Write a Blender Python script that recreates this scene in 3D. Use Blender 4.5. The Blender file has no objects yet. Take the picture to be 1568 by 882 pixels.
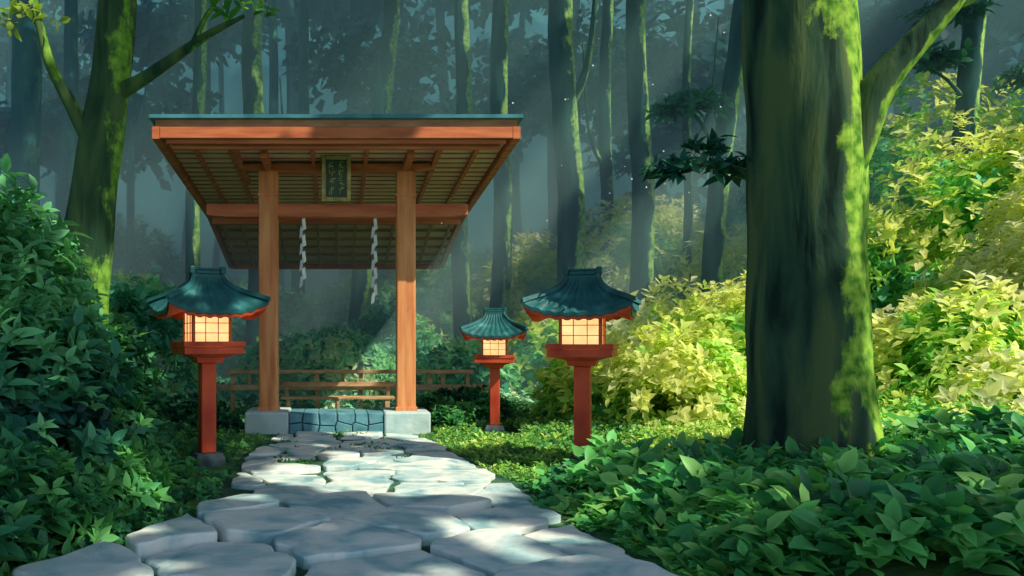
import bpy, math, random
import numpy as np
from mathutils import Vector, Matrix
random.seed(4); rng=np.random.default_rng(4)
S=bpy.context.scene
COL=S.collection

# ------------------------------------------------------------ materials
def nd(nt,t,**k):
    n=nt.nodes.new(t)
    for a,b in k.items(): setattr(n,a,b)
    return n
def ramp(nt,stops,interp='LINEAR'):
    r=nd(nt,'ShaderNodeValToRGB'); r.color_ramp.interpolation=interp
    e=r.color_ramp.elements
    while len(e)<len(stops): e.new(0.5)
    for i,(p,c) in enumerate(stops):
        e[i].position=p; e[i].color=(c[0],c[1],c[2],1)
    return r
def noise_mat(name,stops,scale=3,detail=5,rough=.8,stretch=(1,1,1),bump=.3,bscale=None,interp='LINEAR',dist=0.0,coords='Object'):
    m=bpy.data.materials.new(name); m.use_nodes=True; nt=m.node_tree
    b=nt.nodes['Principled BSDF']; b.inputs['Roughness'].default_value=rough
    b.inputs['Specular IOR Level'].default_value=.25
    tc=nd(nt,'ShaderNodeTexCoord'); mp=nd(nt,'ShaderNodeMapping'); mp.inputs['Scale'].default_value=stretch
    nt.links.new(tc.outputs[coords],mp.inputs[0])
    n=nd(nt,'ShaderNodeTexNoise'); n.inputs['Scale'].default_value=scale; n.inputs['Detail'].default_value=detail
    n.inputs['Distortion'].default_value=dist
    nt.links.new(mp.outputs[0],n.inputs['Vector'])
    r=ramp(nt,stops,interp); nt.links.new(n.outputs[0],r.inputs[0]); nt.links.new(r.outputs[0],b.inputs['Base Color'])
    if bump:
        n2=nd(nt,'ShaderNodeTexNoise'); n2.inputs['Scale'].default_value=bscale or scale*3; n2.inputs['Detail'].default_value=6
        nt.links.new(mp.outputs[0],n2.inputs['Vector'])
        bp=nd(nt,'ShaderNodeBump'); bp.inputs['Strength'].default_value=bump; bp.inputs['Distance'].default_value=.03
        nt.links.new(n2.outputs[0],bp.inputs['Height']); nt.links.new(bp.outputs[0],b.inputs['Normal'])
    return m
def leaf_mat(name,trans=.35,rough=.55):
    m=bpy.data.materials.new(name); m.use_nodes=True; nt=m.node_tree
    b=nt.nodes['Principled BSDF']; b.inputs['Roughness'].default_value=rough; b.inputs['Specular IOR Level'].default_value=.3
    a=nd(nt,'ShaderNodeVertexColor'); a.layer_name='Col'
    nt.links.new(a.outputs[0],b.inputs['Base Color'])
    t=nd(nt,'ShaderNodeBsdfTranslucent'); 
    g=nd(nt,'ShaderNodeMixRGB',blend_type='MULTIPLY'); g.inputs[0].default_value=1; g.inputs[2].default_value=(1.2,1.25,.7,1)
    nt.links.new(a.outputs[0],g.inputs[1]); nt.links.new(g.outputs[0],t.inputs[0])
    mx=nd(nt,'ShaderNodeMixShader'); mx.inputs[0].default_value=trans
    nt.links.new(b.outputs[0],mx.inputs[1]); nt.links.new(t.outputs[0],mx.inputs[2])
    nt.links.new(mx.outputs[0],nt.nodes['Material Output'].inputs['Surface'])
    return m
def bark_mat(name,base,moss,mossamt=.5,side=0.0,stretch=(1,1,.18),scale=4):
    m=bpy.data.materials.new(name); m.use_nodes=True; nt=m.node_tree
    b=nt.nodes['Principled BSDF']; b.inputs['Roughness'].default_value=.9; b.inputs['Specular IOR Level'].default_value=.15
    tc=nd(nt,'ShaderNodeTexCoord'); mp=nd(nt,'ShaderNodeMapping'); mp.inputs['Scale'].default_value=stretch
    nt.links.new(tc.outputs['Object'],mp.inputs[0])
    n=nd(nt,'ShaderNodeTexNoise'); n.inputs['Scale'].default_value=scale; n.inputs['Detail'].default_value=6; n.inputs['Distortion'].default_value=.4
    nt.links.new(mp.outputs[0],n.inputs['Vector'])
    r=ramp(nt,[(.36,base[0]),(.47,base[1]),(.6,base[2])]); nt.links.new(n.outputs[0],r.inputs[0])
    n2=nd(nt,'ShaderNodeTexNoise'); n2.inputs['Scale'].default_value=2.2; n2.inputs['Detail'].default_value=7; n2.inputs['Roughness'].default_value=.65
    mp2=nd(nt,'ShaderNodeMapping'); mp2.inputs['Scale'].default_value=(1,1,.5); nt.links.new(tc.outputs['Object'],mp2.inputs[0]); nt.links.new(mp2.outputs[0],n2.inputs['Vector'])
    ge=nd(nt,'ShaderNodeNewGeometry'); sx=nd(nt,'ShaderNodeSeparateXYZ'); nt.links.new(ge.outputs['Normal'],sx.inputs[0])
    ma=nd(nt,'ShaderNodeMath',operation='MULTIPLY_ADD'); ma.inputs[1].default_value=side; nt.links.new(sx.outputs[0],ma.inputs[0]); nt.links.new(n2.outputs[0],ma.inputs[2])
    th=1-mossamt
    r2=ramp(nt,[(max(0,th-.03),(0,0,0)),(th+.03,(1,1,1))]); nt.links.new(ma.outputs[0],r2.inputs[0])
    n3=nd(nt,'ShaderNodeTexNoise'); n3.inputs['Scale'].default_value=9; n3.inputs['Detail'].default_value=4; nt.links.new(tc.outputs['Object'],n3.inputs['Vector'])
    r3=ramp(nt,[(.35,moss[0]),(.62,moss[1])]); nt.links.new(n3.outputs[0],r3.inputs[0])
    mx=nd(nt,'ShaderNodeMixRGB'); nt.links.new(r2.outputs[0],mx.inputs[0]); nt.links.new(r.outputs[0],mx.inputs[1]); nt.links.new(r3.outputs[0],mx.inputs[2])
    nt.links.new(mx.outputs[0],b.inputs['Base Color'])
    bp=nd(nt,'ShaderNodeBump'); bp.inputs['Strength'].default_value=.9; bp.inputs['Distance'].default_value=.06
    nt.links.new(n.outputs[0],bp.inputs['Height']); nt.links.new(bp.outputs[0],b.inputs['Normal'])
    return m
M={}
M['leaf']=leaf_mat('leaf',.45)
M['leafg']=leaf_mat('leaf_glossy',.28,.42)
M['pillar']=noise_mat('pillar_wood',[(.3,(.52,.15,.06)),(.55,(.78,.31,.12)),(.8,(.86,.48,.22))],3,5,.6,(3,3,.3),.15)
M['red']=noise_mat('vermilion_paint',[(.3,(.46,.045,.022)),(.65,(.74,.11,.04))],4,5,.5,(1,1,.6),.12)
M['beam']=noise_mat('beam_wood',[(.3,(.42,.10,.045)),(.65,(.68,.21,.085))],3,5,.6,(.4,3,3),.15)
M['plank']=noise_mat('ceiling_plank',[(.3,(.72,.42,.29)),(.65,(.88,.60,.44))],2.5,5,.8,(.5,5,3),.2)
M['batten']=noise_mat('batten_wood',[(.3,(.36,.16,.09)),(.65,(.56,.28,.16))],3,5,.8,(1,3,3),.2)
M['rooftop']=noise_mat('copper_roof',[(.3,(.03,.15,.20)),(.65,(.08,.28,.35))],3,4,.5,(1,1,1),.2)
M['tile']=noise_mat('lantern_tile',[(.3,(.012,.070,.08)),(.6,(.03,.16,.17)),(.8,(.11,.34,.34))],5,5,.42,(1,1,1),.2)
M['stone']=noise_mat('pale_stone',[(.3,(.36,.54,.56)),(.65,(.62,.74,.74))],3,6,.85,(1,1,1),.35)
M['stoned']=noise_mat('dark_stone',[(.3,(.03,.05,.065)),(.65,(.10,.14,.16))],6,6,.85,(1,1,1),.35)
M['stoneb']=noise_mat('blue_stone',[(.3,(.06,.20,.27)),(.65,(.16,.38,.45))],4,6,.7,(1,1,1),.35)
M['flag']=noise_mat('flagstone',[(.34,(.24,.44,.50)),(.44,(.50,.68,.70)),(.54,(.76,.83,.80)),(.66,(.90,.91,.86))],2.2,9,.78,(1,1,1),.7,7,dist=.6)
M['gold']=noise_mat('gilded_frame',[(.3,(.30,.22,.08)),(.7,(.56,.46,.2))],8,3,.5)
M['plq']=noise_mat('plaque_board',[(.3,(.03,.07,.05)),(.7,(.06,.12,.08))],8,3,.5)
M['paper']=noise_mat('paper',[(.3,(.7,.76,.78)),(.7,(.85,.88,.88))],8,3,.8,bump=0)
M['rail']=noise_mat('rail_wood',[(.3,(.32,.20,.10)),(.7,(.66,.44,.24))],4,5,.8,(1,3,3),.2)
M['ground']=noise_mat('forest_floor',[(.3,(.02,.10,.05)),(.5,(.05,.20,.07)),(.7,(.16,.34,.08))],1.2,8,.95,(1,1,1),.6,12)
M['dirt']=noise_mat('path_soil',[(.3,(.025,.07,.05)),(.55,(.05,.14,.08)),(.7,(.12,.24,.10))],3,8,.95,(1,1,1),.6,12)
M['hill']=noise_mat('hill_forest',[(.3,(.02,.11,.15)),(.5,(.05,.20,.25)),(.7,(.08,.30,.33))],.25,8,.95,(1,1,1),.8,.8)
M['bark1']=bark_mat('bark_big',[(.010,.028,.020),(.035,.085,.05),(.10,.15,.06)],[(.06,.20,.02),(.34,.56,.07)],.455,.30)
M['bark2']=bark_mat('bark_mossy',[(.015,.05,.028),(.04,.09,.04),(.08,.14,.05)],[(.06,.19,.02),(.22,.42,.06)],.40,.15)
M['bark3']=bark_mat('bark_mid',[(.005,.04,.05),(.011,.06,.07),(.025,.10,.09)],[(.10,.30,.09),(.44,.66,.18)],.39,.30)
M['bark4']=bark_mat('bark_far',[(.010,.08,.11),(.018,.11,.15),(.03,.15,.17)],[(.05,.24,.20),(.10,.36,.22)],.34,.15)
def emis(name,c,s):
    m=bpy.data.materials.new(name); m.use_nodes=True; nt=m.node_tree
    b=nt.nodes['Principled BSDF']; tc=nd(nt,'ShaderNodeTexCoord'); n=nd(nt,'ShaderNodeTexNoise'); n.inputs['Scale'].default_value=6
    nt.links.new(tc.outputs['Object'],n.inputs['Vector'])
    r=ramp(nt,[(.3,(c[0]*.85,c[1]*.65,c[2]*.5)),(.7,c)]); nt.links.new(n.outputs[0],r.inputs[0])
    nt.links.new(r.outputs[0],b.inputs['Base Color']); nt.links.new(r.outputs[0],b.inputs['Emission Color']); b.inputs['Emission Strength'].default_value=s
    return m
M['glow']=emis('lantern_paper',(1.0,.74,.32),1.05)
M['mote']=emis('pollen_mote_glow',(.9,1.0,.95),.5)  # emission stands in for sunlight caught by floating pollen

# ------------------------------------------------------------ helpers
def link(o,parent=None):
    COL.objects.link(o)
    if parent: o.parent=parent
    return o
def empty(name,loc=(0,0,0),rz=0,sc=1):
    e=bpy.data.objects.new(name,None); e.location=loc; e.rotation_euler=(0,0,rz); e.scale=(sc,)*3; e.empty_display_size=.2
    COL.objects.link(e); return e
def npmesh(name,V,F,mat,cols=None,parent=None,smooth=False):
    me=bpy.data.meshes.new(name)
    V=np.asarray(V,dtype=np.float32); F=np.asarray(F,dtype=np.int32); k=F.shape[1]
    me.vertices.add(len(V)); me.vertices.foreach_set('co',V.ravel())
    me.loops.add(F.size); me.loops.foreach_set('vertex_index',F.ravel())
    me.polygons.add(len(F)); me.polygons.foreach_set('loop_start',np.arange(0,F.size,k,dtype=np.int32))
    me.polygons.foreach_set('loop_total',np.full(len(F),k,dtype=np.int32))
    if cols is not None:
        a=me.color_attributes.new('Col','FLOAT_COLOR','POINT')
        c=np.ones((len(V),4),dtype=np.float32); c[:,:3]=np.clip(cols,0,.92); a.data.foreach_set('color',c.ravel())
    me.update(calc_edges=True); me.validate()
    if smooth: me.polygons.foreach_set('use_smooth',np.ones(len(F),dtype=bool))
    me.materials.append(mat)
    return link(bpy.data.objects.new(name,me),parent)
def pym(name,V,F,mat,parent=None,smooth=False,bevel=0):
    me=bpy.data.meshes.new(name); me.from_pydata([tuple(v) for v in V],[],F); me.update()
    me.materials.append(mat)
    if smooth:
        for p in me.polygons: p.use_smooth=True
    o=link(bpy.data.objects.new(name,me),parent)
    if bevel:
        b=o.modifiers.new('b','BEVEL'); b.width=bevel; b.segments=2; b.limit_method='ANGLE'
    return o
BF=[(0,3,2,1),(4,5,6,7),(0,1,5,4),(1,2,6,5),(2,3,7,6),(3,0,4,7)]
def boxes(name,L,mat,parent=None,bevel=.008):
    V=[];F=[]
    for b in L:
        x0,x1,y0,y1,z0,z1=b[:6]; s=b[6] if len(b)>6 else 0
        n=len(V)
        V+=[(x0,y0,z0),(x1,y0,z0),(x1,y1,z0+s),(x0,y1,z0+s),(x0,y0,z1),(x1,y0,z1),(x1,y1,z1+s),(x0,y1,z1+s)]
        F+=[tuple(i+n for i in f) for f in BF]
    return pym(name,V,F,mat,parent,bevel=bevel)
def nrm(a): return a/np.maximum(np.linalg.norm(a,axis=-1,keepdims=True),1e-6)
LT=np.array([(0,0,0),(0,.5,0),(0,1,-.14),(-.5,.3,.08),(-.4,.65,.03),(.5,.3,.08),(.4,.65,.03)])
LF=np.array([(0,1,3),(3,1,4),(4,1,2),(0,5,1),(5,6,1),(6,2,1)])
QT=np.array([(0,0,0),(-.5,.45,.06),(0,1,-.1),(.5,.45,.06)]); QF=np.array([(0,3,2),(0,2,1)])
def leaves(name,P,D,N,L,C,mat,W=.5,detail=True,parent=None):
    T,Fc=(LT,LF) if detail else (QT,QF)
    D=nrm(D); X=nrm(np.cross(D,N)); Z=np.cross(X,D); L=np.broadcast_to(L,(len(P),))
    V=P[:,None,:]+L[:,None,None]*(T[None,:,0:1]*W*X[:,None]+T[None,:,1:2]*D[:,None]+T[None,:,2:3]*Z[:,None])
    k=len(T); F=(Fc[None]+(np.arange(len(P))*k)[:,None,None]).reshape(-1,3)
    c=np.repeat(C,k,axis=0).reshape(len(P),k,3)
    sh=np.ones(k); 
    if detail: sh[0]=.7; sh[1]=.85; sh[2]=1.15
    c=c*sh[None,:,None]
    return npmesh(name,V.reshape(-1,3),F,mat,c.reshape(-1,3),parent)
def sprig_data(P,A,k,L,pal,wts=None,pitch=(.7,1.4),cj=.25,seedcol=None):
    n=len(P); A=nrm(A); R=nrm(np.cross(A,rng.normal(size=(n,3)))); B=np.cross(A,R)
    az=(np.arange(k)[None]*2.4+rng.uniform(0,6.28,(n,1)))+rng.normal(0,.25,(n,k))
    pt=rng.uniform(pitch[0],pitch[1],(n,k))
    D=A[:,None]*np.cos(pt)[...,None]+(R[:,None]*np.cos(az)[...,None]+B[:,None]*np.sin(az)[...,None])*np.sin(pt)[...,None]
    l=(L if np.ndim(L) else np.full(n,L)); l=l[:,None]*rng.uniform(.6,1.15,(n,k))
    Pp=P[:,None]-A[:,None]*(np.arange(k)/k)[None,:,None]*l[...,None]*.8
    pal=np.array(pal); ci=rng.choice(len(pal),size=n,p=wts) if seedcol is None else seedcol
    C=pal[ci][:,None,:]*rng.uniform(1-cj,1+cj,(n,k,1))
    N=np.broadcast_to(A[:,None],D.shape)+rng.normal(0,.25,D.shape)
    return Pp.reshape(-1,3),D.reshape(-1,3),N.reshape(-1,3),l.reshape(-1),C.reshape(-1,3)
PH=rng.uniform(0,6.28,(6,3)); FR=rng.normal(0,1,(6,3))
def lump(p,s=1.0):
    v=0; p=p*s
    for i in range(6): v=v+np.sin(p@FR[i]+PH[i,0])
    return v/6
def shrub(name,blobs,n,L,pal,k=6,detail=True,mat='leaf',parent=None,lumps=.22,W=.5,wts=None,gap=.0,shell=(.72,1.05)):
    b=np.array(blobs,float); w=(b[:,3]*b[:,5]+b[:,4]*b[:,5]); w/=w.sum()
    i=rng.choice(len(b),size=n,p=w); d=nrm(rng.normal(size=(n,3))); d[:,2]=np.where(d[:,2]<-.35,-d[:,2],d[:,2])
    u=rng.uniform(shell[0],shell[1],(n,1))
    p0=b[i,:3]+d*b[i,3:]; r=u*(1+lumps*lump(p0,3.0/np.maximum(b[i,3:4],.6)*.6)[:,None])
    P=b[i,:3]+d*b[i,3:]*r
    keep=(P[:,2]>.02)
    if gap: keep&=lump(P,2.2/max(L*6,.5))>gap-1+rng.uniform(-.2,.2,n)
    P=P[keep]; d=d[keep]; u=u[keep]
    A=nrm(d+np.array([0,0,.5])+rng.normal(0,.3,d.shape))
    pal=np.array(pal,float)
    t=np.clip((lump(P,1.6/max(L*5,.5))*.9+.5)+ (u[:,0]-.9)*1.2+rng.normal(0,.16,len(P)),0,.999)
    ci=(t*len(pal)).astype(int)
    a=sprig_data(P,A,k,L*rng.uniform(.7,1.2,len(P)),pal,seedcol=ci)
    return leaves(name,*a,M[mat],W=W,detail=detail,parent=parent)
def tube(paths,segs=14,rn=.06,flare=0):
    V=[];F=[]
    for pts in paths:
        pts=np.array(pts,float); m=len(pts)
        out=[]
        for i in range(m-1):
            p0=pts[max(i-1,0)];p1=pts[i];p2=pts[i+1];p3=pts[min(i+2,m-1)]
            ns=max(3,int(np.linalg.norm(p2[:3]-p1[:3])/ .22)); ns=min(ns,14)
            for t in np.linspace(0,1,ns,endpoint=(i==m-2)):
                out.append(.5*((2*p1)+(-p0+p2)*t+(2*p0-5*p1+4*p2-p3)*t*t+(-p0+3*p1-3*p2+p3)*t**3))
        out=np.array(out); ph=rng.uniform(0,6.28,4); base=len(V)
        tan=nrm(np.gradient(out[:,:3],axis=0))
        ref=np.array([1.0,0,0]) if abs(tan[0][0])<.8 else np.array([0,1.0,0])
        for j,o in enumerate(out):
            t=tan[j]; X=nrm(ref-t*np.dot(ref,t)); Y=np.cross(t,X); ref=X
            for s in range(segs):
                a=2*math.pi*s/segs
                r=max(o[3],.004)*(1+rn*math.sin(3*a+ph[0]+o[2]*.5)+rn*.7*math.sin(5*a+ph[1]-o[2]*.8)+rn*.6*math.sin(o[2]*2.3+ph[2]+a)+rn*.5*math.sin(o[2]*5.1+2*a+ph[3]))
                if flare: r*=1+flare*math.exp(-max(o[2],0)*2.2)*(.6+.7*abs(math.sin(2.5*a+ph[1])))
                V.append(o[:3]+(X*math.cos(a)+Y*math.sin(a))*r)
            if j:
                for s in range(segs):
                    q=base+(j-1)*segs; F.append((q+s,q+(s+1)%segs,q+segs+(s+1)%segs,q+segs+s))
    return V,F
def tree(name,paths,mat,segs=14,rn=.05,flare=.25,crown=None):
    e=empty(name,(0,0,0))
    V,F=tube(paths,segs,rn,flare)
    npmesh('trunk_and_limbs',V,F,M[mat],parent=e,smooth=True)
    if crown: crown(e)
    return e

# ------------------------------------------------------------ world, sun, camera
EL=math.radians(46); AZ=math.radians(-42)
SUN=np.array([math.cos(EL)*math.cos(AZ),math.cos(EL)*math.sin(AZ),math.sin(EL)])
w=bpy.data.worlds.new('World'); S.world=w; w.use_nodes=True; nt=w.node_tree
sk=nd(nt,'ShaderNodeTexSky'); sk.sky_type='NISHITA'; sk.sun_disc=False; sk.sun_elevation=EL; sk.sun_rotation=math.radians(90)-AZ
nt.links.new(sk.outputs[0],nt.nodes['Background'].inputs[0]); nt.nodes['Background'].inputs[1].default_value=.15
sl=bpy.data.lights.new('sun','SUN'); sl.energy=5; sl.angle=math.radians(.5); sl.color=(1,.93,.72)
so=bpy.data.objects.new('sun',sl); COL.objects.link(so); so.rotation_euler=Vector(SUN).to_track_quat('Z','Y').to_euler()
cam=bpy.data.cameras.new('camera'); co=bpy.data.objects.new('camera',cam); COL.objects.link(co); S.camera=co
co.location=(0,0,1.42); co.rotation_euler=(math.pi/2,0,0); cam.lens=28; cam.sensor_width=36
cam.shift_x=.1716; cam.shift_y=.0504; cam.clip_end=1500; cam.clip_start=.05
S.view_settings.view_transform='Standard'; S.view_settings.look='None'; S.view_settings.exposure=0

# ------------------------------------------------------------ ground
def gz(x,y):
    c=np.interp(y,[0,5,8,12,16],[.3,.35,.4,.1,0]); d=np.abs(x-c)
    h=np.clip((d-1.6)/8,0,1)**1.3*.7*np.clip(1-(y-25)/40,.3,1)
    return h+.04*np.sin(x*1.7+y*.6)*np.clip(d-1.4,0,1)
n=160; g=np.linspace(-1,1,n); gx=np.sign(g)*np.abs(g)**3*300+1; gy=np.sign(g)*np.abs(g)**3*300+12
X,Y=np.meshgrid(gx,gy); Z=gz(X,Y)
V=np.stack([X,Y,Z],-1).reshape(-1,3); q=np.arange(n*(n)).reshape(n,n)
F=np.stack([q[:-1,:-1],q[:-1,1:],q[1:,1:],q[1:,:-1]],-1).reshape(-1,4)
npmesh('ground',V,F,M['ground'],smooth=True)

yy=[2,4,4.8,5.4,6,7.5,9.6,11.9]; xl=[-2.0,-1.95,-1.75,-1.35,-1.15,-1.0,-1.05,-.85]; xr=[1.9,1.85,1.85,1.85,1.75,1.7,1.45,1.1]
V=[];F=[]
for i,y in enumerate(np.linspace(2,11.9,40)):
    a=np.interp(y,yy,xl)-.1; b=np.interp(y,yy,xr)+.1
    for t in np.linspace(0,1,9): V.append((a+(b-a)*t,y,.006+float(gz(np.array(a+(b-a)*t),np.array(y)))))
    if i:
        for k in range(8): F.append(((i-1)*9+k,(i-1)*9+k+1,i*9+k+1,i*9+k))
pym('path_bed',V,F,M['dirt'])
seeds=[(-1.5,4.55),(-.75,4.95),(.35,4.75),(1.45,4.35),(-1.25,5.5),(.05,5.35),(1.10,5.15),(1.66,5.35),(-.55,5.85),(.55,5.95),(-.85,6.45),(-.05,6.55),(1.35,6.1),(.85,6.75),(-.9,4.0),(.4,3.7),(1.5,3.4),(-1.7,3.8)]
y=7.15
while y<11.9:
    a=np.interp(y,yy,xl);b=np.interp(y,yy,xr); st=.85 if y<9 else .55
    x=a+random.uniform(.1,.35)
    while x<b-.05:
        seeds.append((x+random.uniform(-.22,.22),y+random.uniform(-.2,.2))); x+=st*random.uniform(.5,1.5)
    y+=.5 if y<9 else .4
def clip(poly,nx,ny,c):
    out=[]
    for i in range(len(poly)):
        p=poly[i];q=poly[(i+1)%len(poly)]; dp=p[0]*nx+p[1]*ny-c; dq=q[0]*nx+q[1]*ny-c
        if dp<=0: out.append(p)
        if dp*dq<0:
            t=dp/(dp-dq); out.append((p[0]+(q[0]-p[0])*t,p[1]+(q[1]-p[1])*t))
    return out
V=[];F=[]
for i,s in enumerate(seeds):
    R=1.1; poly=[(s[0]-R,s[1]-.6),(s[0]+R,s[1]-.6),(s[0]+R,s[1]+.6),(s[0]-R,s[1]+.6)]
    if s[1]>7 and random.random()<.08: continue
    gap=random.uniform(.016,.045) if s[1]<7 else random.uniform(.012,.04)
    for j,t in enumerate(seeds):
        if i==j: continue
        dx,dy=t[0]-s[0],t[1]-s[1]; d=math.hypot(dx,dy)
        if d>2.6: continue
        nx,ny=dx/d,dy/d; poly=clip(poly,nx,ny,(s[0]*nx+s[1]*ny)+d/2-gap)
        if len(poly)<3: break
    if len(poly)<3: continue
    lim=[]
    for p in poly:
        a=np.interp(p[1],yy,xl);b=np.interp(p[1],yy,xr); lim.append((min(max(p[0],a),b),min(p[1],11.85)))
    poly=lim
    nw=[]
    for k in range(len(poly)):
        p=poly[k];q=poly[(k+1)%len(poly)]; dd=math.hypot(p[0]-q[0],p[1]-q[1]); ns=max(1,int(dd/.12))
        for t in range(ns):
            f=t/ns; jj=.034 if t else .0
            nw.append((p[0]+(q[0]-p[0])*f+random.uniform(-jj,jj),p[1]+(q[1]-p[1])*f+random.uniform(-jj,jj)))
    poly=nw
    for it in range(2):
        nw=[]
        for k in range(len(poly)):
            p=poly[k];q=poly[(k+1)%len(poly)]
            nw+= [(p[0]*.86+q[0]*.14,p[1]*.86+q[1]*.14),(p[0]*.14+q[0]*.86,p[1]*.14+q[1]*.86)]
        poly=nw
    cx=sum(p[0] for p in poly)/len(poly); cy=sum(p[1] for p in poly)/len(poly)
    h=random.uniform(.05,.12) if s[1]<6.8 else random.uniform(.02,.06); tx,ty=random.uniform(-.04,.04),random.uniform(-.04,.04)
    m=len(poly); b0=len(V)
    for ins,z in ((0,0),(0,h*.84),(.010,h*.97),(.022,h),(.12,h+.002),(.3,h+.003)):
        for p in poly:
            d=math.hypot(p[0]-cx,p[1]-cy)+1e-6; f=max(1-ins/d,.05)
            x=cx+(p[0]-cx)*f; yv=cy+(p[1]-cy)*f
            zz=z+(tx*(x-cx)+ty*(yv-cy) if z>0 else 0)+ (float(lump(np.array([x,yv,0.0]),7))*.014 if z>0 else 0)
            V.append((x,yv,zz))
    for r in range(5):
        for k in range(m): F.append((b0+r*m+k,b0+r*m+(k+1)%m,b0+(r+1)*m+(k+1)%m,b0+(r+1)*m+k))
    F.append(tuple(b0+5*m+k for k in range(m)))
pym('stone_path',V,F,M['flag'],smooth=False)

# ------------------------------------------------------------ pavilion
pav=empty('shrine_pavilion',(0,0,0))
def roofz(y): return float(np.interp(y,[11,15.7,18.8],[4.28,3.90,3.20]))
PY=12.35
boxes('pillar_1',[(-1.19,-.90,PY-.145,PY+.145,.33,4.02)],M['pillar'],pav,.02)
boxes('pillar_2',[(.93,1.22,PY-.145,PY+.145,.33,4.02)],M['pillar'],pav,.02)
boxes('pillar_sleeve',[(-1.205,-.885,PY-.16,PY+.16,3.62,3.66),(.915,1.235,PY-.16,PY+.16,3.62,3.66),(-1.21,-.88,PY-.165,PY+.165,.33,.39),(.91,1.24,PY-.165,PY+.165,.33,.39)],M['pillar'],pav,.006)
def beam(name,x0,x1,y0,y1,z0,z1,tap,mat):
    V=[];F=[]
    for x,zb in ((x0,z0+tap),(x0+.35,z0),(x1-.35,z0),(x1,z0+tap)):
        V+=[(x,y0,zb),(x,y1,zb),(x,y1,z1),(x,y0,z1)]
    F.append((0,1,2,3)[::-1])
    for i in range(3):
        for k in range(4): F.append((i*4+k,i*4+(k+1)%4,i*4+4+(k+1)%4,i*4+4+k))
    F.append((12,13,14,15))
    pym(name,V,F,mat,pav,bevel=.01)
beam('head_beam',-1.45,1.50,PY-.11,PY+.11,4.0,4.13,.06,M['beam'])
beam('tie_beam',-2.0,2.03,PY-.09,PY+.09,3.31,3.51,.03,M['beam'])
def slab(name,xs,ys,off0,off1,mat):
    V=[];F=[]
    for y in ys:
        for (x,o) in ((xs[0],off0),(xs[1],off0),(xs[1],off1),(xs[0],off1)): V.append((x,y,roofz(y)+o))
    F.append((0,1,2,3))
    for i in range(len(ys)-1):
        for k in range(4): F.append((i*4+k,i*4+4+k,i*4+4+(k+1)%4,i*4+(k+1)%4))
    e=(len(ys)-1)*4; F.append((e+3,e+2,e+1,e))
    return pym(name,V,F,mat,pav)
slab('ceiling_boards',(-2.42,2.42),(11.1,15.7,18.75),0,.05,M['plank'])
slab('roof_covering',(-2.57,2.57),(10.93,15.7,18.9),.185,.235,M['rooftop'])
slab('roof_deck',(-2.50,2.50),(11.0,15.7,18.82),.08,.18,M['batten'])
slab('verge_board_1',(-2.54,-2.44),(10.98,15.7,18.85),-.09,.078,M['beam'])
slab('verge_board_2',(2.44,2.54),(10.98,15.7,18.85),-.09,.078,M['beam'])
boxes('front_fascia',[(-2.435,2.435,10.985,11.03,4.20,4.355),(-2.36,2.36,11.05,11.10,4.14,4.28),(-2.3,2.3,11.15,11.24,4.09,4.25),(-2.435,2.435,18.76,18.81,3.08,3.28)],M['beam'],pav,.006)
L=[]
y=11.4
while y<15.5:
    L.append((-2.42,2.42,y,y+.03,roofz(y)-.02,roofz(y)+.01)); y+=.24
boxes('plank_battens',L,M['batten'],pav,0)
V=[];F=[]
for x in (-2.05,-1.55,1.5,2.05,-.35,.45):
    b=len(V)
    for y in (11.2,15.65):
        z=roofz(y)
        V+=[(x-.03,y,z-.07),(x+.03,y,z-.07),(x+.03,y,z-.012),(x-.03,y,z-.012)]
    F+=[tuple(i+b for i in f) for f in BF]
pym('front_rafters',V,F,M['beam'],pav)
L=[(-2.42,2.42,y,y+.05,roofz(y)-.06,roofz(y)-.002) for y in (16.0,16.5,17.0,17.5,18.0,18.5)]
boxes('rear_purlins',L,M['batten'],pav,0)
V=[];F=[]
for x in np.linspace(-2.3,2.3,13):
    b=len(V)
    for y in (15.75,18.74):
        z=roofz(y)
        V+=[(x-.025,y,z-.11),(x+.025,y,z-.11),(x+.025,y,z-.06),(x-.025,y,z-.06)]
    F+=[tuple(i+b for i in f) for f in BF]
pym('rear_rafters',V,F,M['batten'],pav)
boxes('cross_purlin',[(-2.42,2.42,15.55,15.7,3.68,3.87)],M['beam'],pav,.01)
boxes('eave_bracket',[(-1.5,-1.42,11.3,13.2,4.135,4.20,-.14),(1.45,1.53,11.3,13.2,4.135,4.20,-.14),(-1.09,-.99,11.4,PY-.12,4.02,4.14,-.0),(1.02,1.12,11.4,PY-.12,4.02,4.14,0)],M['beam'],pav,.006)
pq=empty('name_plaque',(.0,12.05,3.86)); pq.parent=pav; pq.rotation_euler=(math.radians(8),0,0)
boxes('plaque_frame',[(-.22,-.16,-.03,.03,-.34,.34),(.16,.22,-.03,.03,-.34,.34),(-.157,.157,-.03,.03,.28,.34),(-.157,.157,-.03,.03,-.34,-.28)],M['gold'],pq,.01)
boxes('plaque_board',[(-.155,.155,-.012,.015,-.275,.275)],M['plq'],pq,.003)
L=[]
for ccx in (-.07,.06):
    for r in range(4):
        z0=.2-r*.125
        for k in range(5):
            a=ccx+random.uniform(-.04,.02); zz=z0+random.uniform(-.045,.045)
            if random.random()<.55: L.append((a,a+random.uniform(.03,.06),-.019,-.013,zz,zz+.009))
            else: L.append((a,a+.009,-.0195,-.0135,zz-.03,zz+.03))
boxes('plaque_lettering',L,M['gold'],pq,0)
boxes('plaque_hanger',[(-.02,.02,.03,.06,.2,.36)],M['gold'],pq,.003)
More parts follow.
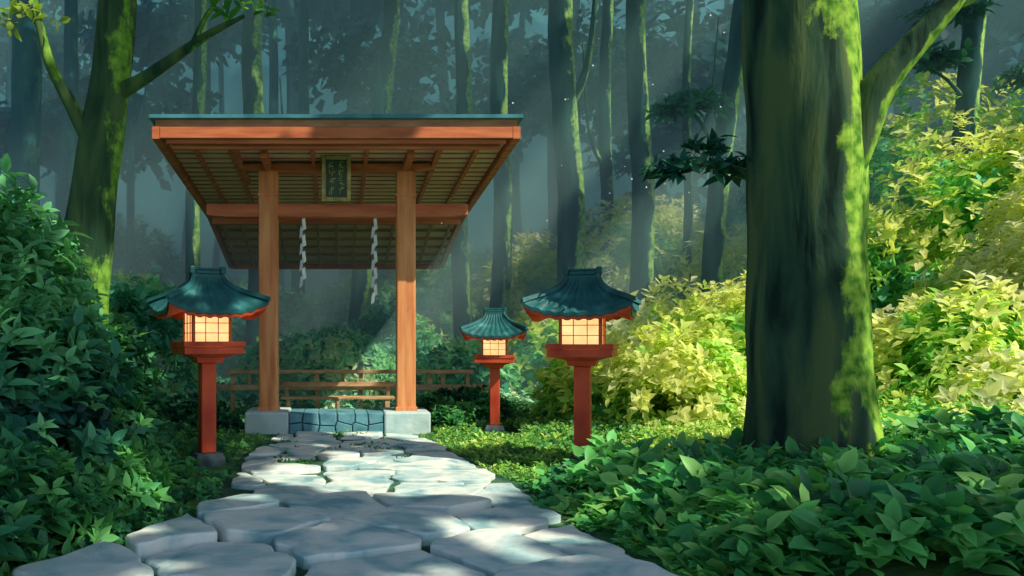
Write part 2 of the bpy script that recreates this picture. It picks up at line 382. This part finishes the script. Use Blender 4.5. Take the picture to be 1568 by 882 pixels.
for nm,x,yb in (('paper_streamer_1',-.52,2.28),('paper_streamer_2',.59,2.12)):
    V=[];F=[];z=3.28; side=1
    boxes(nm+'_cord',[(x-.006,x+.006,PY-.01,PY+.004,3.2,3.31)],M['paper'],pav,0)
    while z>yb:
        h=.17; wv=.06
        dx=.022*side; tw=.6*side
        for (u,zz) in ((-wv/2,z),(wv/2,z+.035),(wv/2+dx,z-h+.035),(-wv/2+dx,z-h)):
            V.append((x+u*math.cos(tw)+dx*.5,PY-.02+u*math.sin(tw)+.02*side,zz))
        n0=len(V)-4; F.append((n0,n0+1,n0+2,n0+3)); z-=h*.75; side*=-1
    pym(nm,V,F,M['paper'],pav)
boxes('plinth_block_1',[(-1.38,-.72,11.95,12.85,-.05,.33)],M['stone'],pav,.03)
boxes('plinth_block_2',[(.72,1.42,11.95,12.85,-.05,.33)],M['stone'],pav,.03)
boxes('infill_core',[(-.715,.715,12.03,12.8,-.05,.285)],M['stoned'],pav,.01)
sd=[(-.6+.24*i+random.uniform(-.07,.07),z+random.uniform(-.04,.04)) for z in (.05,.24) for i in range(6)]
V=[];F=[]
for i,s in enumerate(sd):
    poly=[(-.71,0),(.71,0),(.71,.31),(-.71,.31)]
    for j,t in enumerate(sd):
        if i==j: continue
        dx,dy=t[0]-s[0],t[1]-s[1]; d=math.hypot(dx,dy); poly=clip(poly,dx/d,dy/d,(s[0]*dx+s[1]*dy)/d+d/2-.006)
        if len(poly)<3: break
    if len(poly)<3: continue
    cx=sum(p[0] for p in poly)/len(poly); cy=sum(p[1] for p in poly)/len(poly); m=len(poly); b0=len(V)
    yo=random.uniform(0,.02)
    for yv,f in ((12.2 if cy<.15 else 12.8,1),(11.99+yo,1),(11.97+yo,.88)):
        for p in poly: V.append((cx+(p[0]-cx)*f,yv,cy+(p[1]-cy)*f))
    for r in range(2):
        for k in range(m): F.append((b0+r*m+k,b0+r*m+(k+1)%m,b0+(r+1)*m+(k+1)%m,b0+(r+1)*m+k))
    F.append(tuple(b0+2*m+k for k in range(m)))
pym('infill_stones',V,F,M['stoneb'],pav)

# ------------------------------------------------------------ fence + bench
fn=empty('wooden_fence',(0,0,0))
L=[(-2.0,2.5,14.5,14.56,.80,.87),(-2.3,2.8,14.48,14.54,.50,.60)]
for x in (-1.9,-1.15,-.35,.45,1.25,1.95,2.4): L.append((x-.035,x+.035,14.56,14.63,-.05,.86))
for x in (-1.6,.12,1.7): L.append((x-.03,x+.03,14.6,14.66,.6,.82))
boxes('rails_and_posts',L,M['rail'],fn,.008)
bn=empty('wooden_bench',(0,0,0))
boxes('seat',[(-.95,1.0,13.55,13.66,.40,.44),(-.95,1.0,13.68,13.79,.40,.44),(-.95,1.0,13.81,13.92,.40,.44)],M['rail'],bn,.006)
boxes('legs',[(x,x+.07,yv,yv+.07,-.05,.40) for x in (-.85,-.02,.83) for yv in (13.57,13.83)],M['rail'],bn,.006)
boxes('stretcher',[(-.82,.87,13.70,13.74,.14,.2)],M['rail'],bn,.004)
boxes('backrest',[(-.95,1.0,13.95,13.99,.60,.68),(-.9,-.84,13.99,14.03,.0,.70),(.88,.94,13.99,14.03,.0,.70)],M['rail'],bn,.006)

# ------------------------------------------------------------ lanterns
LPOS=[(-1.46,9.0),(2.66,8.6),(2.41,12.1)]
def lantern(loc,rz,sc=1):
    e=empty('shrine_lantern',loc,rz,sc)
    V=[];F=[]
    for s,z in ((.17,-.06),(.17,.08),(.145,.15)):
        V+=[(-s,-s,z),(s,-s,z),(s,s,z),(-s,s,z)]
    for r in range(2):
        for k in range(4): F.append((r*4+k,r*4+(k+1)%4,r*4+4+(k+1)%4,r*4+4+k))
    F.append((8,9,10,11)); F.append((3,2,1,0))
    pym('base_stone',V,F,M['stoned'],e,bevel=.012)
    boxes('post',[(-.085,.085,-.085,.085,.15,1.16)],M['red'],e,.012)
    s=.335
    V=[];F=[]
    for q_,z in ((.14,1.16),(.16,1.22),(.27,1.255),(s,1.262),(s,1.34)):
        V+=[(-q_,-q_,z),(q_,-q_,z),(q_,q_,z),(-q_,q_,z)]
    for r in range(4):
        for k in range(4): F.append((r*4+k,r*4+(k+1)%4,r*4+4+(k+1)%4,r*4+4+k))
    F.append((16,17,18,19)); F.append((3,2,1,0))
    pym('tray',V,F,M['red'],e,bevel=.006)
    boxes('tray_rim',[(-s-.012,s+.012,-s-.012,-s+.03,1.343,1.40),(-s-.012,s+.012,s-.03,s+.012,1.343,1.40),(-s-.012,-s+.03,-s+.032,s-.032,1.343,1.40),(s-.03,s+.012,-s+.032,s-.032,1.343,1.40)],M['red'],e,.006)
    q=.225; z0,z1=1.345,1.78
    boxes('paper_panes',[(-q+.02,q-.02,-q+.02,q-.02,z0+.03,z1-.02)],M['glow'],e,0)
    L=[]
    for a in (-q,q-.035):
        for b in (-q,q-.035): L.append((a,a+.035,b,b+.035,z0,z1))
    for zz in ((z0+.001,z0+.05),(z1-.06,z1-.002)):
        L+=[(-q+.036,q-.036,-q+.003,-q+.03,*zz),(-q+.036,q-.036,q-.03,q-.003,*zz),(-q+.003,-q+.03,-q+.036,q-.036,*zz),(q-.03,q-.003,-q+.036,q-.036,*zz)]
    boxes('box_frame',L,M['beam'],e,.004)
    L=[]
    for u in (-.075,.068):
        L+=[(u,u+.008,-q+.010,-q+.019,z0+.05,z1-.06),(u,u+.008,q-.019,q-.010,z0+.05,z1-.06),(-q+.010,-q+.019,u,u+.008,z0+.05,z1-.06),(q-.019,q-.010,u,u+.008,z0+.05,z1-.06)]
    for zz in (1.49,1.60):
        L+=[(-q+.036,q-.036,-q+.008,-q+.017,zz,zz+.008),(-q+.036,q-.036,q-.017,q-.008,zz,zz+.008),(-q+.008,-q+.017,-q+.036,q-.036,zz,zz+.008),(q-.017,q-.008,-q+.036,q-.036,zz,zz+.008)]
    boxes('lattice',L,M['red'],e,0)
    HX=lambda t:.17+.36*(1-t)**1.8
    HY=lambda t:.07+.44*(1-t)**1.6
    def ring(t,n):
        out=[]; hx=HX(t); hy=HY(t)
        for sd in range(4):
            for k in range(n):
                u=-1+2*k/n
                if sd==0: x,y=u*hx,-hy
                elif sd==1: x,y=hx,u*hy
                elif sd==2: x,y=-u*hx,hy
                else: x,y=-hx,-u*hy
                c=abs(u)**3.5
                z=1.73+.40*t**.85+.12*c*(1-t)**2
                fl=1+.05*c*(1-t)**2
                rib=.013*(1 if (k%4)<2 else 0)*(1 if abs(u)<.93 else 0)
                out.append((x*fl,y*fl,z+rib))
        return out
    n=36; V=[];F=[]; rs=10
    for r in range(rs+1): V+=ring(r/rs,n)
    m=4*n
    for r in range(rs):
        for k in range(m): F.append((r*m+k,r*m+(k+1)%m,(r+1)*m+(k+1)%m,(r+1)*m+k))
    F.append(tuple(rs*m+k for k in range(m)))
    b=len(V); low=[(p[0]*.99,p[1]*.99,p[2]-.04) for p in V[:m]]; V+=low
    for k in range(m): F.append((k,b+k,b+(k+1)%m,(k+1)%m))
    pym('tiled_roof',V,F,M['tile'],e)
    V=[(p[0]*.985,p[1]*.985,p[2]-.005) for p in low]; V2=[(p[0]*.97,p[1]*.97,p[2]-.04) for p in low]
    V=V+V2; V+=[(p[0]*.42,p[1]*.42,1.765) for p in low]; F=[]
    for r in range(2):
        for k in range(m): F.append((r*m+(k+1)%m,r*m+k,(r+1)*m+k,(r+1)*m+(k+1)%m))
    pym('eave_soffit',V,F,M['red'],e)
    V=[];F=[]
    for sx in (-1,1):
        for sy in (-1,1):
            b=len(V)
            for r in range(rs+1):
                t=r/rs; hx=HX(t)*(1+.06*(1-t)**2); hy=HY(t)*(1+.06*(1-t)**2); z=1.735+.40*t**.85+.12*(1-t)**2
                px,py=sx*hx,sy*hy; wv=.022
                V+=[(px-wv*sy*sx,py+wv,z-.01),(px-wv*.6*sy*sx,py+wv*.6,z+.035),(px+wv*.6*sy*sx,py-wv*.6,z+.035),(px+wv*sy*sx,py-wv,z-.01)]
            for r in range(rs):
                for k in range(3): F.append((b+r*4+k,b+r*4+k+1,b+r*4+5+k,b+r*4+4+k))
            F.append((b,b+1,b+2,b+3))
    pym('corner_ridges',V,F,M['tile'],e)
    boxes('top_ridge',[(-.17,.17,-.075,.075,2.115,2.155),(-.14,.14,-.055,.055,2.157,2.20),(-.17,.17,-.035,.035,2.202,2.23),(-.205,-.145,-.06,.06,2.16,2.245),(.145,.205,-.06,.06,2.16,2.245)],M['tile'],e,.012)
    return e
lantern((-1.46,9.0,0),math.radians(24))
lantern((2.66,8.6,0),math.radians(-24),.98)
lantern((2.41,12.1,0),math.radians(-14),.85)

# ------------------------------------------------------------ trees
dark=[(.010,.06,.045),(.02,.13,.07),(.04,.22,.10),(.08,.34,.11),(.15,.48,.14)]
teal=[(.010,.065,.06),(.02,.13,.10),(.045,.24,.14),(.09,.36,.18),(.16,.50,.22)]
mid=[(.04,.18,.10),(.09,.36,.15),(.22,.55,.18),(.42,.70,.22)]
yel=[(.16,.52,.11),(.46,.78,.16),(.74,.90,.22),(.90,.92,.34),(.92,.92,.60)]  # raised towards cream, sunlit glow put into the leaf colour
mint=[(.07,.38,.27),(.20,.62,.40),(.42,.84,.48),(.74,.92,.56)]
def G(x,y): return float(gz(np.array(x),np.array(y)))
tree('mossy_tree',[
 [(-2.95,8.6,-.1,.36),(-2.78,8.6,1.2,.30),(-2.68,8.6,2.4,.265),(-2.52,8.6,3.6,.23),(-2.38,8.6,5.0,.20),(-2.3,8.6,7,.18),(-2.2,8.7,11,.16),(-2.1,8.8,16,.1)],
 [(-2.45,8.6,4.05,.10),(-2.1,8.5,4.18,.07),(-1.7,8.4,4.4,.055),(-1.3,8.3,4.62,.04),(-.95,8.2,4.75,.02)],
 [(-1.5,8.35,4.52,.035),(-1.35,8.3,4.8,.025),(-1.1,8.25,5.1,.012)],
 [(-2.62,8.55,3.5,.10),(-2.85,8.5,3.95,.07),(-3.05,8.4,4.4,.055),(-3.2,8.3,5.2,.035)],
],'bark2',16,.06,.3,
 crown=lambda e: shrub('foliage',[(-1.0,8.2,4.8,.32,.3,.12),(-3.2,8.3,4.75,.35,.3,.10),(-1.15,8.2,5.15,.35,.3,.10)],26,.2,[(.06,.25,.05),(.15,.38,.06),(.35,.48,.08)],k=4,parent=e,W=.4))
tree('great_cedar_tree',[
 [(4.30,7.2,-.1,.55),(4.28,7.2,.5,.51),(4.27,7.2,1.5,.485),(4.25,7.2,3,.47),(4.24,7.25,4.6,.455),(4.25,7.3,7,.43),(4.3,7.4,12,.36),(4.3,7.5,18,.2)],
 [(4.42,7.0,2.6,.10),(4.52,6.92,3.15,.15),(4.66,6.85,3.6,.14),(4.95,6.7,4.0,.10),(5.2,6.6,4.35,.075),(5.5,6.5,5.0,.05)],
 [(5.1,6.65,4.2,.05),(5.35,6.6,4.3,.04),(5.6,6.5,4.6,.02)],
 [(3.95,7.45,2.95,.035),(3.7,7.6,3.08,.022),(3.4,7.7,3.10,.014),(3.05,7.75,3.0,.006)],
],'bark1',48,.04,.2,
 crown=lambda e: shrub('foliage',[(3.75,7.6,3.06,.34,.3,.13),(3.3,7.7,3.06,.38,.3,.12),(3.5,7.6,3.25,.25,.2,.08)],56,.18,[(.012,.09,.085),(.02,.14,.12),(.04,.2,.15)],k=5,parent=e,W=.38,shell=(.1,1.15)))
mids=[(5.9,20.2,5.7,.36,'bark3'),(7.6,20,7.55,.29,'bark3'),(7.95,24,8.2,.21,'bark3'),(8.35,18,9.4,.23,'bark3'),(9.5,22,9.8,.13,'bark3'),
(4.4,22,4.6,.28,'bark3'),(3.9,24,3.75,.28,'bark3'),(.55,24,1.7,.31,'bark3'),(-1.3,28,-1.15,.24,'bark4'),(-2.2,22,-2.3,.34,'bark3'),
(-3.5,20,-3.45,.19,'bark3'),(-6.4,26,-6.9,.14,'bark4'),(-7.6,20,-7.9,.42,'bark4'),(12.6,16,12.9,.22,'bark3'),(-8.2,24,-8,.26,'bark4'),(-9.5,17,-9.5,.35,'bark3'),(17.5,15,17.5,.35,'bark3')]
for i,(x,y,xt,r,mt) in enumerate(mids):
    z0=G(x,y)-.2; f=lambda t:x+(xt-x)*t
    wob=.12*random.choice((-1,1))
    P=[(x,y,z0,r*1.15),(f(.15)+wob*.5,y,2,r*1.02),(f(.4)+wob,y,5,r*.93),(f(.7)-wob*.4,y,8.5,r*.84),(f(1),y,12,r*.74),(f(1.2),y,19,r*.4)]
    br=[]; cr=None
    if i in (0,2,4,8,11):
        zb=random.uniform(6,8.5); s=random.choice((-1,1)); tt=zb/12; xb=f(tt)
        br.append([(xb,y,zb,r*.4),(xb+s*.35,y-.1,zb+.5,r*.3),(xb+s*.6,y-.2,zb+1.5,r*.22),(xb+s*.75,y-.3,zb+3.6,r*.12)])
    if i==3:
        br.append([(8.75,18,5.3,.07),(8.3,17.8,6.0,.05),(7.9,17.6,6.4,.04),(7.4,17.5,6.5,.02)])
        cr=lambda e: shrub('foliage',[(7.9,17.6,6.6,.65,.5,.26),(7.35,17.5,6.45,.5,.4,.2)],90,.30,teal[:3],k=5,parent=e,W=.36,shell=(.1,1.15))
    if i==13:
        br.append([(12.7,16,4.2,.10),(13.3,15.9,4.9,.08),(14.0,15.8,6.2,.06),(14.4,15.7,7.6,.03)])
        br.append([(12.8,16,6.0,.05),(12.2,15.9,6.6,.03),(11.6,15.8,6.9,.02)])
        cr=lambda e: shrub('foliage',[(11.7,15.8,6.9,.9,.5,.3),(13.9,15.7,6.6,.9,.5,.35),(14.6,15.6,7.6,.9,.5,.3),(12.0,15.6,7.8,.9,.5,.25)],190,.28,[(.02,.12,.10),(.03,.18,.13),(.06,.26,.16)],k=5,parent=e,W=.4,shell=(.1,1.1))
    tree('forest_tree',[P]+br,mt,12,.05,.3,crown=cr)
paths=[]
for i in range(34):
    y=random.uniform(28,52); x=random.uniform(-.5*y-2,.9*y+2); r=random.uniform(.16,.42)
    paths.append([(x,y,-.3,r*1.2),(x+random.uniform(-.4,.4),y,5,r),(x+random.uniform(-.6,.6),y,12,r*.85),(x+random.uniform(-.7,.7),y,26,r*.5)])
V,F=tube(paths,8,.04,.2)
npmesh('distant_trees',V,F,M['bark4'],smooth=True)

nx_,ny_=90,24
X,Y=np.meshgrid(np.linspace(-150,190,nx_),np.linspace(62,150,ny_))
Z=np.clip((Y-64)/40,0,1)**.7*62+3*np.sin(X*.11)+2.5*np.sin(X*.27+Y*.2)-1
V=np.stack([X,Y,Z],-1).reshape(-1,3); q=np.arange(nx_*ny_).reshape(ny_,nx_)
F=np.stack([q[:-1,:-1],q[:-1,1:],q[1:,1:],q[1:,:-1]],-1).reshape(-1,4)
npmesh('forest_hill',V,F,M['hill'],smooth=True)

# ------------------------------------------------------------ overhead leaves added to block the sun, gaps cut over zones to light (coordinates on the z=0.8 plane, along the sun direction)
def lit(gx,gy):
    n1=lump(np.stack([gx,gy,gx*0],-1),1.6); n2=lump(np.stack([gx,gy,gx*0+3],-1),.35)
    p=np.zeros_like(gx)>1
    p|=((gx-1.5)/2.0)**2+((gy-7.8)/1.45)**2<1            # path patch
    p|=((gx-3.0)/1.7)**2+((gy-10.0)/1.5)**2<1             # grass by lantern
    ax,ay,bx,by=1.75,11.6,-.1,13.15                        # pillar foot
    t=np.clip(((gx-ax)*(bx-ax)+(gy-ay)*(by-ay))/((bx-ax)**2+(by-ay)**2),0,1)
    p|=(gx-ax-t*(bx-ax))**2+(gy-ay-t*(by-ay))**2<1.25**2
    p|=(gx>3.6)&(gy>9.0)&(gy<14.5)
    p|=(gx>6.0)&(gy>5.5)&(gy<18)
    p|=(gx>4.8)&(gx<8)&(gy>5.8)&(gy<9.2)&(n1>-.25)
    p|=(gx<=-2.5)&(gy>8)&(gy<15)&(n1>.0)
    p|=(gy<15)&(n1>.55)
    # long bands left open in the leaves to shape sheets of light in the mist
    u=gx-.28*(gy-18)
    p|=(gy>14.5)&(gy<50)&(u>-9)&(u<20)&(np.sin(u*1.55+1.8*n2+.6)>-.12)
    return p
N=39000
gx=rng.uniform(-20,26,N); gy=rng.uniform(-5,58,N)
z=np.maximum(13,5+.43*np.maximum(gy+4,0))+rng.uniform(0,4,N)
k=~lit(gx,gy)
gx=gx[k];gy=gy[k];z=z[k]
P=np.stack([gx,gy,z*0+.8],-1)+SUN*((z-.8)/SUN[2])[:,None]
A=nrm(rng.normal(0,.4,P.shape)+SUN)
D=nrm(np.cross(A,rng.normal(size=P.shape)))
P=P-D*.35
C=np.array([(.03,.12,.07),(.05,.18,.08),(.08,.24,.09)])[rng.integers(0,3,len(P))]
leaves('shade_canopy',P,D,A,rng.uniform(.55,.85,len(P)),C,M['leafg'],W=.8,detail=False)  # leaves added overhead to shade the scene, gaps shaped for the sun
bl=[]
for i in range(60):
    y=random.uniform(30,52); x=random.uniform(-.5*y,.95*y); z=random.uniform(.27,.5)*y
    s=random.uniform(1.4,3.4); bl.append((x,y,z,s*1.5,s,s*.8))
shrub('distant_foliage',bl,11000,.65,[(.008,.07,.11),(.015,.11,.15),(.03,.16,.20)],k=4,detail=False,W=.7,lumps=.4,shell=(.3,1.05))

# ------------------------------------------------------------ shrubs
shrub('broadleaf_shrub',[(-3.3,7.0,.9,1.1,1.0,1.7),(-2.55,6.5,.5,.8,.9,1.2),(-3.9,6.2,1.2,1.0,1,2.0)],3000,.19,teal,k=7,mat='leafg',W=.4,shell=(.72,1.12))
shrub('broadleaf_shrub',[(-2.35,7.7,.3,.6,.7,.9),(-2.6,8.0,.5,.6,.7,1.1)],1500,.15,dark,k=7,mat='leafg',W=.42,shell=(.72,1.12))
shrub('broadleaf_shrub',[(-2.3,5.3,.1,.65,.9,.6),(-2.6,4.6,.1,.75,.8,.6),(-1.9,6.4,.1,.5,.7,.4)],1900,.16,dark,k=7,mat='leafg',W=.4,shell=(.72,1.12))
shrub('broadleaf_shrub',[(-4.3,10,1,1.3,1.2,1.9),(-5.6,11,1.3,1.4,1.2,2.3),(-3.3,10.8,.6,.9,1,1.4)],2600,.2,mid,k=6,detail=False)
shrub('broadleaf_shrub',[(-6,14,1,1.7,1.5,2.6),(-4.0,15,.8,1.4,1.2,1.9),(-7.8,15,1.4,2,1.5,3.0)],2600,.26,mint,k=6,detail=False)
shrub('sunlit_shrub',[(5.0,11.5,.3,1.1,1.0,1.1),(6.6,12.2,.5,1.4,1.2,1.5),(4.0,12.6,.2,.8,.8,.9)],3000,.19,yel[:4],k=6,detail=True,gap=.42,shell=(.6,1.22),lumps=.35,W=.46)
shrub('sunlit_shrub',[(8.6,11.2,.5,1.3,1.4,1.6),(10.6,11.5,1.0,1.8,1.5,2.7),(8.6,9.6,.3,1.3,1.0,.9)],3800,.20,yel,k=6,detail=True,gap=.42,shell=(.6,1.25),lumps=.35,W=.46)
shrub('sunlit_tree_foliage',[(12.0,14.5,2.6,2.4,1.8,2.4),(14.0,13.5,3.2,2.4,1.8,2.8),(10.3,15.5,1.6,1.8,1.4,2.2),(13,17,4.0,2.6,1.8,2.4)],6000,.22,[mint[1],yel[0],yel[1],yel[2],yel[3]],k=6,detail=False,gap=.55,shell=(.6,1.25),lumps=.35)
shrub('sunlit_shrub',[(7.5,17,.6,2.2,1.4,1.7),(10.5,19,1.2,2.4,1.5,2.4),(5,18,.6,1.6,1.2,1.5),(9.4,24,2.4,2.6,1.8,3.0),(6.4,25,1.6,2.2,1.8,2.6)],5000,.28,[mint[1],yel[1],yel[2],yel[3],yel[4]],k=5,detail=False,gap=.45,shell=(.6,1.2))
shrub('sunlit_shrub',[(.2,18.5,.5,1.3,1.0,1.2),(1.4,20,.6,1.6,1.2,1.5),(-1.2,20,.4,1.4,1.2,1.1),(2.9,17.5,.3,1.1,1,1.1)],3000,.22,mint,k=5,detail=False,gap=.35)
shrub('sunlit_shrub',[(-3,27,1.2,3,2,2.2),(1.5,30,1.2,3,2,2.4),(4.5,32,2,3,2,3.4),(-8,28,2,3.5,2,4),(12,32,2.5,4,2,4.5),(18,30,3,4,2,5.5)],5200,.42,mint,k=5,detail=False,gap=.3)
shrub('low_shrub',[(2.1,13.2,.1,.9,.6,.55),(-2.3,12.4,.1,.7,.6,.5),(1.75,12.5,.05,.3,.4,.42),(-1.7,12.2,.0,.35,.4,.3)],1500,.12,dark,k=6,detail=False)

# ------------------------------------------------------------ undergrowth (ground cover)
def cover(name,n,region,L,pal,hfun,k=6,mat='leafg',detail=True,W=.5,onpath=False):
    x0,x1,y0,y1=region; x=rng.uniform(x0,x1,n); y=rng.uniform(y0,y1,n)
    a=np.interp(y,yy,xl); b=np.interp(y,yy,xr); j=lump(np.stack([x,y,x*0],-1),4)*.22
    keep=((x<a+j-.02)|(x>b+j+.02))|(y>12.0); keep&=~((np.abs(x)<1.5)&(y>11.7)&(y<13))
    if onpath: keep=(x>a)&(x<b)&(lump(np.stack([x,y,x*0+5],-1),5)>.25)
    for (lx,ly) in LPOS: keep&=~((np.abs(x-lx)<.32)&(y<ly+.2)&(y>ly-1.0))
    x=x[keep];y=y[keep]; d=np.minimum(np.abs(x-np.interp(y,yy,xl)),np.abs(x-np.interp(y,yy,xr)))
    h=hfun(x,y,d)*rng.uniform(.35,1.0,len(x))
    P=np.stack([x,y,gz(x,y)+h+.02],-1)
    A=nrm(np.stack([rng.normal(0,.35,len(x)),rng.normal(-.25,.35,len(x)),np.ones(len(x))],-1))
    t=np.clip(.45+.45*lump(P,1.8)+rng.normal(0,.2,len(P)),0,.999); ci=(t*len(pal)).astype(int)
    arr=sprig_data(P,A,k,L*rng.uniform(.65,1.2,len(P))*np.clip(.45+d,.45,1),pal,seedcol=ci,pitch=(.9,1.6))
    leaves(name,*arr,M[mat],W=W,detail=detail)
hf=lambda x,y,d: np.clip(d*.5,.03,.40)
fgp=[(.03,.20,.08),(.07,.36,.11),(.15,.54,.14),(.30,.68,.18)]
cover('undergrowth',1900,(1.4,6.5,4.2,7.6),.21,fgp,hf,k=6)
cover('undergrowth',2600,(-4.5,-.8,4.2,9.5),.13,dark[1:],hf,k=6)
cover('undergrowth',5200,(1.2,5.5,7.4,12.5),.085,[(.10,.34,.07),(.22,.50,.08),(.46,.70,.12),(.72,.84,.22)],lambda x,y,d:np.clip(d*.14,.02,.12),k=5,detail=False)
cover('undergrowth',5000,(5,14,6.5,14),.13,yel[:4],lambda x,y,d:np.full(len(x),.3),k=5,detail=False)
cover('undergrowth',4500,(-3,4,9,16),.08,[(.03,.14,.05),(.09,.30,.08),(.20,.44,.10)],lambda x,y,d:np.clip(d*.15,.02,.12),k=5,detail=False)
cover('undergrowth',6000,(-12,16,14,30),.2,mint,lambda x,y,d:np.full(len(x),.25),k=4,detail=False)
cover('path_grass',1500,(-1.2,1.7,8.9,11.9),.06,[(.03,.15,.05),(.07,.27,.07),(.16,.38,.09)],lambda x,y,d:np.full(len(x),.03),k=5,detail=False,onpath=True)
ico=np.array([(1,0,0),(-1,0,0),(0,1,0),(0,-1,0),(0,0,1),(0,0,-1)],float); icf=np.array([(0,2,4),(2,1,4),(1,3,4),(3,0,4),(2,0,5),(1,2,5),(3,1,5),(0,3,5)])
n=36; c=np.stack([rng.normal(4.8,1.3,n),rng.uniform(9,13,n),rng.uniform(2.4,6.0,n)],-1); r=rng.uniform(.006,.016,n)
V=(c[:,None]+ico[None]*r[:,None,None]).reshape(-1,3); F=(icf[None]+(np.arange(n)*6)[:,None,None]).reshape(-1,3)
npmesh('glowing_pollen_motes',V,F,M['mote'])  # pollen specks that glow to look sunlit

# ------------------------------------------------------------ mist (scatter + matching absorption so extinction is neutral)
def mist(name,b,den,col,an):
    m=bpy.data.materials.new(name); m.use_nodes=True; nt=m.node_tree; nt.nodes.remove(nt.nodes['Principled BSDF'])
    v=nd(nt,'ShaderNodeVolumeScatter'); v.inputs['Color'].default_value=(*col,1); v.inputs['Density'].default_value=den; v.inputs['Anisotropy'].default_value=an
    a=nd(nt,'ShaderNodeVolumeAbsorption'); a.inputs['Color'].default_value=(*col,1); a.inputs['Density'].default_value=den
    s=nd(nt,'ShaderNodeAddShader'); nt.links.new(v.outputs[0],s.inputs[0]); nt.links.new(a.outputs[0],s.inputs[1])
    nt.links.new(s.outputs[0],nt.nodes['Material Output'].inputs['Volume'])
    boxes(name,[b],m,None,0)
mist('mist',(-60,80,14.1,61,-.9,18),.036,(.48,.97,.995),-.3)
mist('ground_mist',(-59,79,16.2,60,-.8,6.0),.030,(.78,.998,.94),-.3)
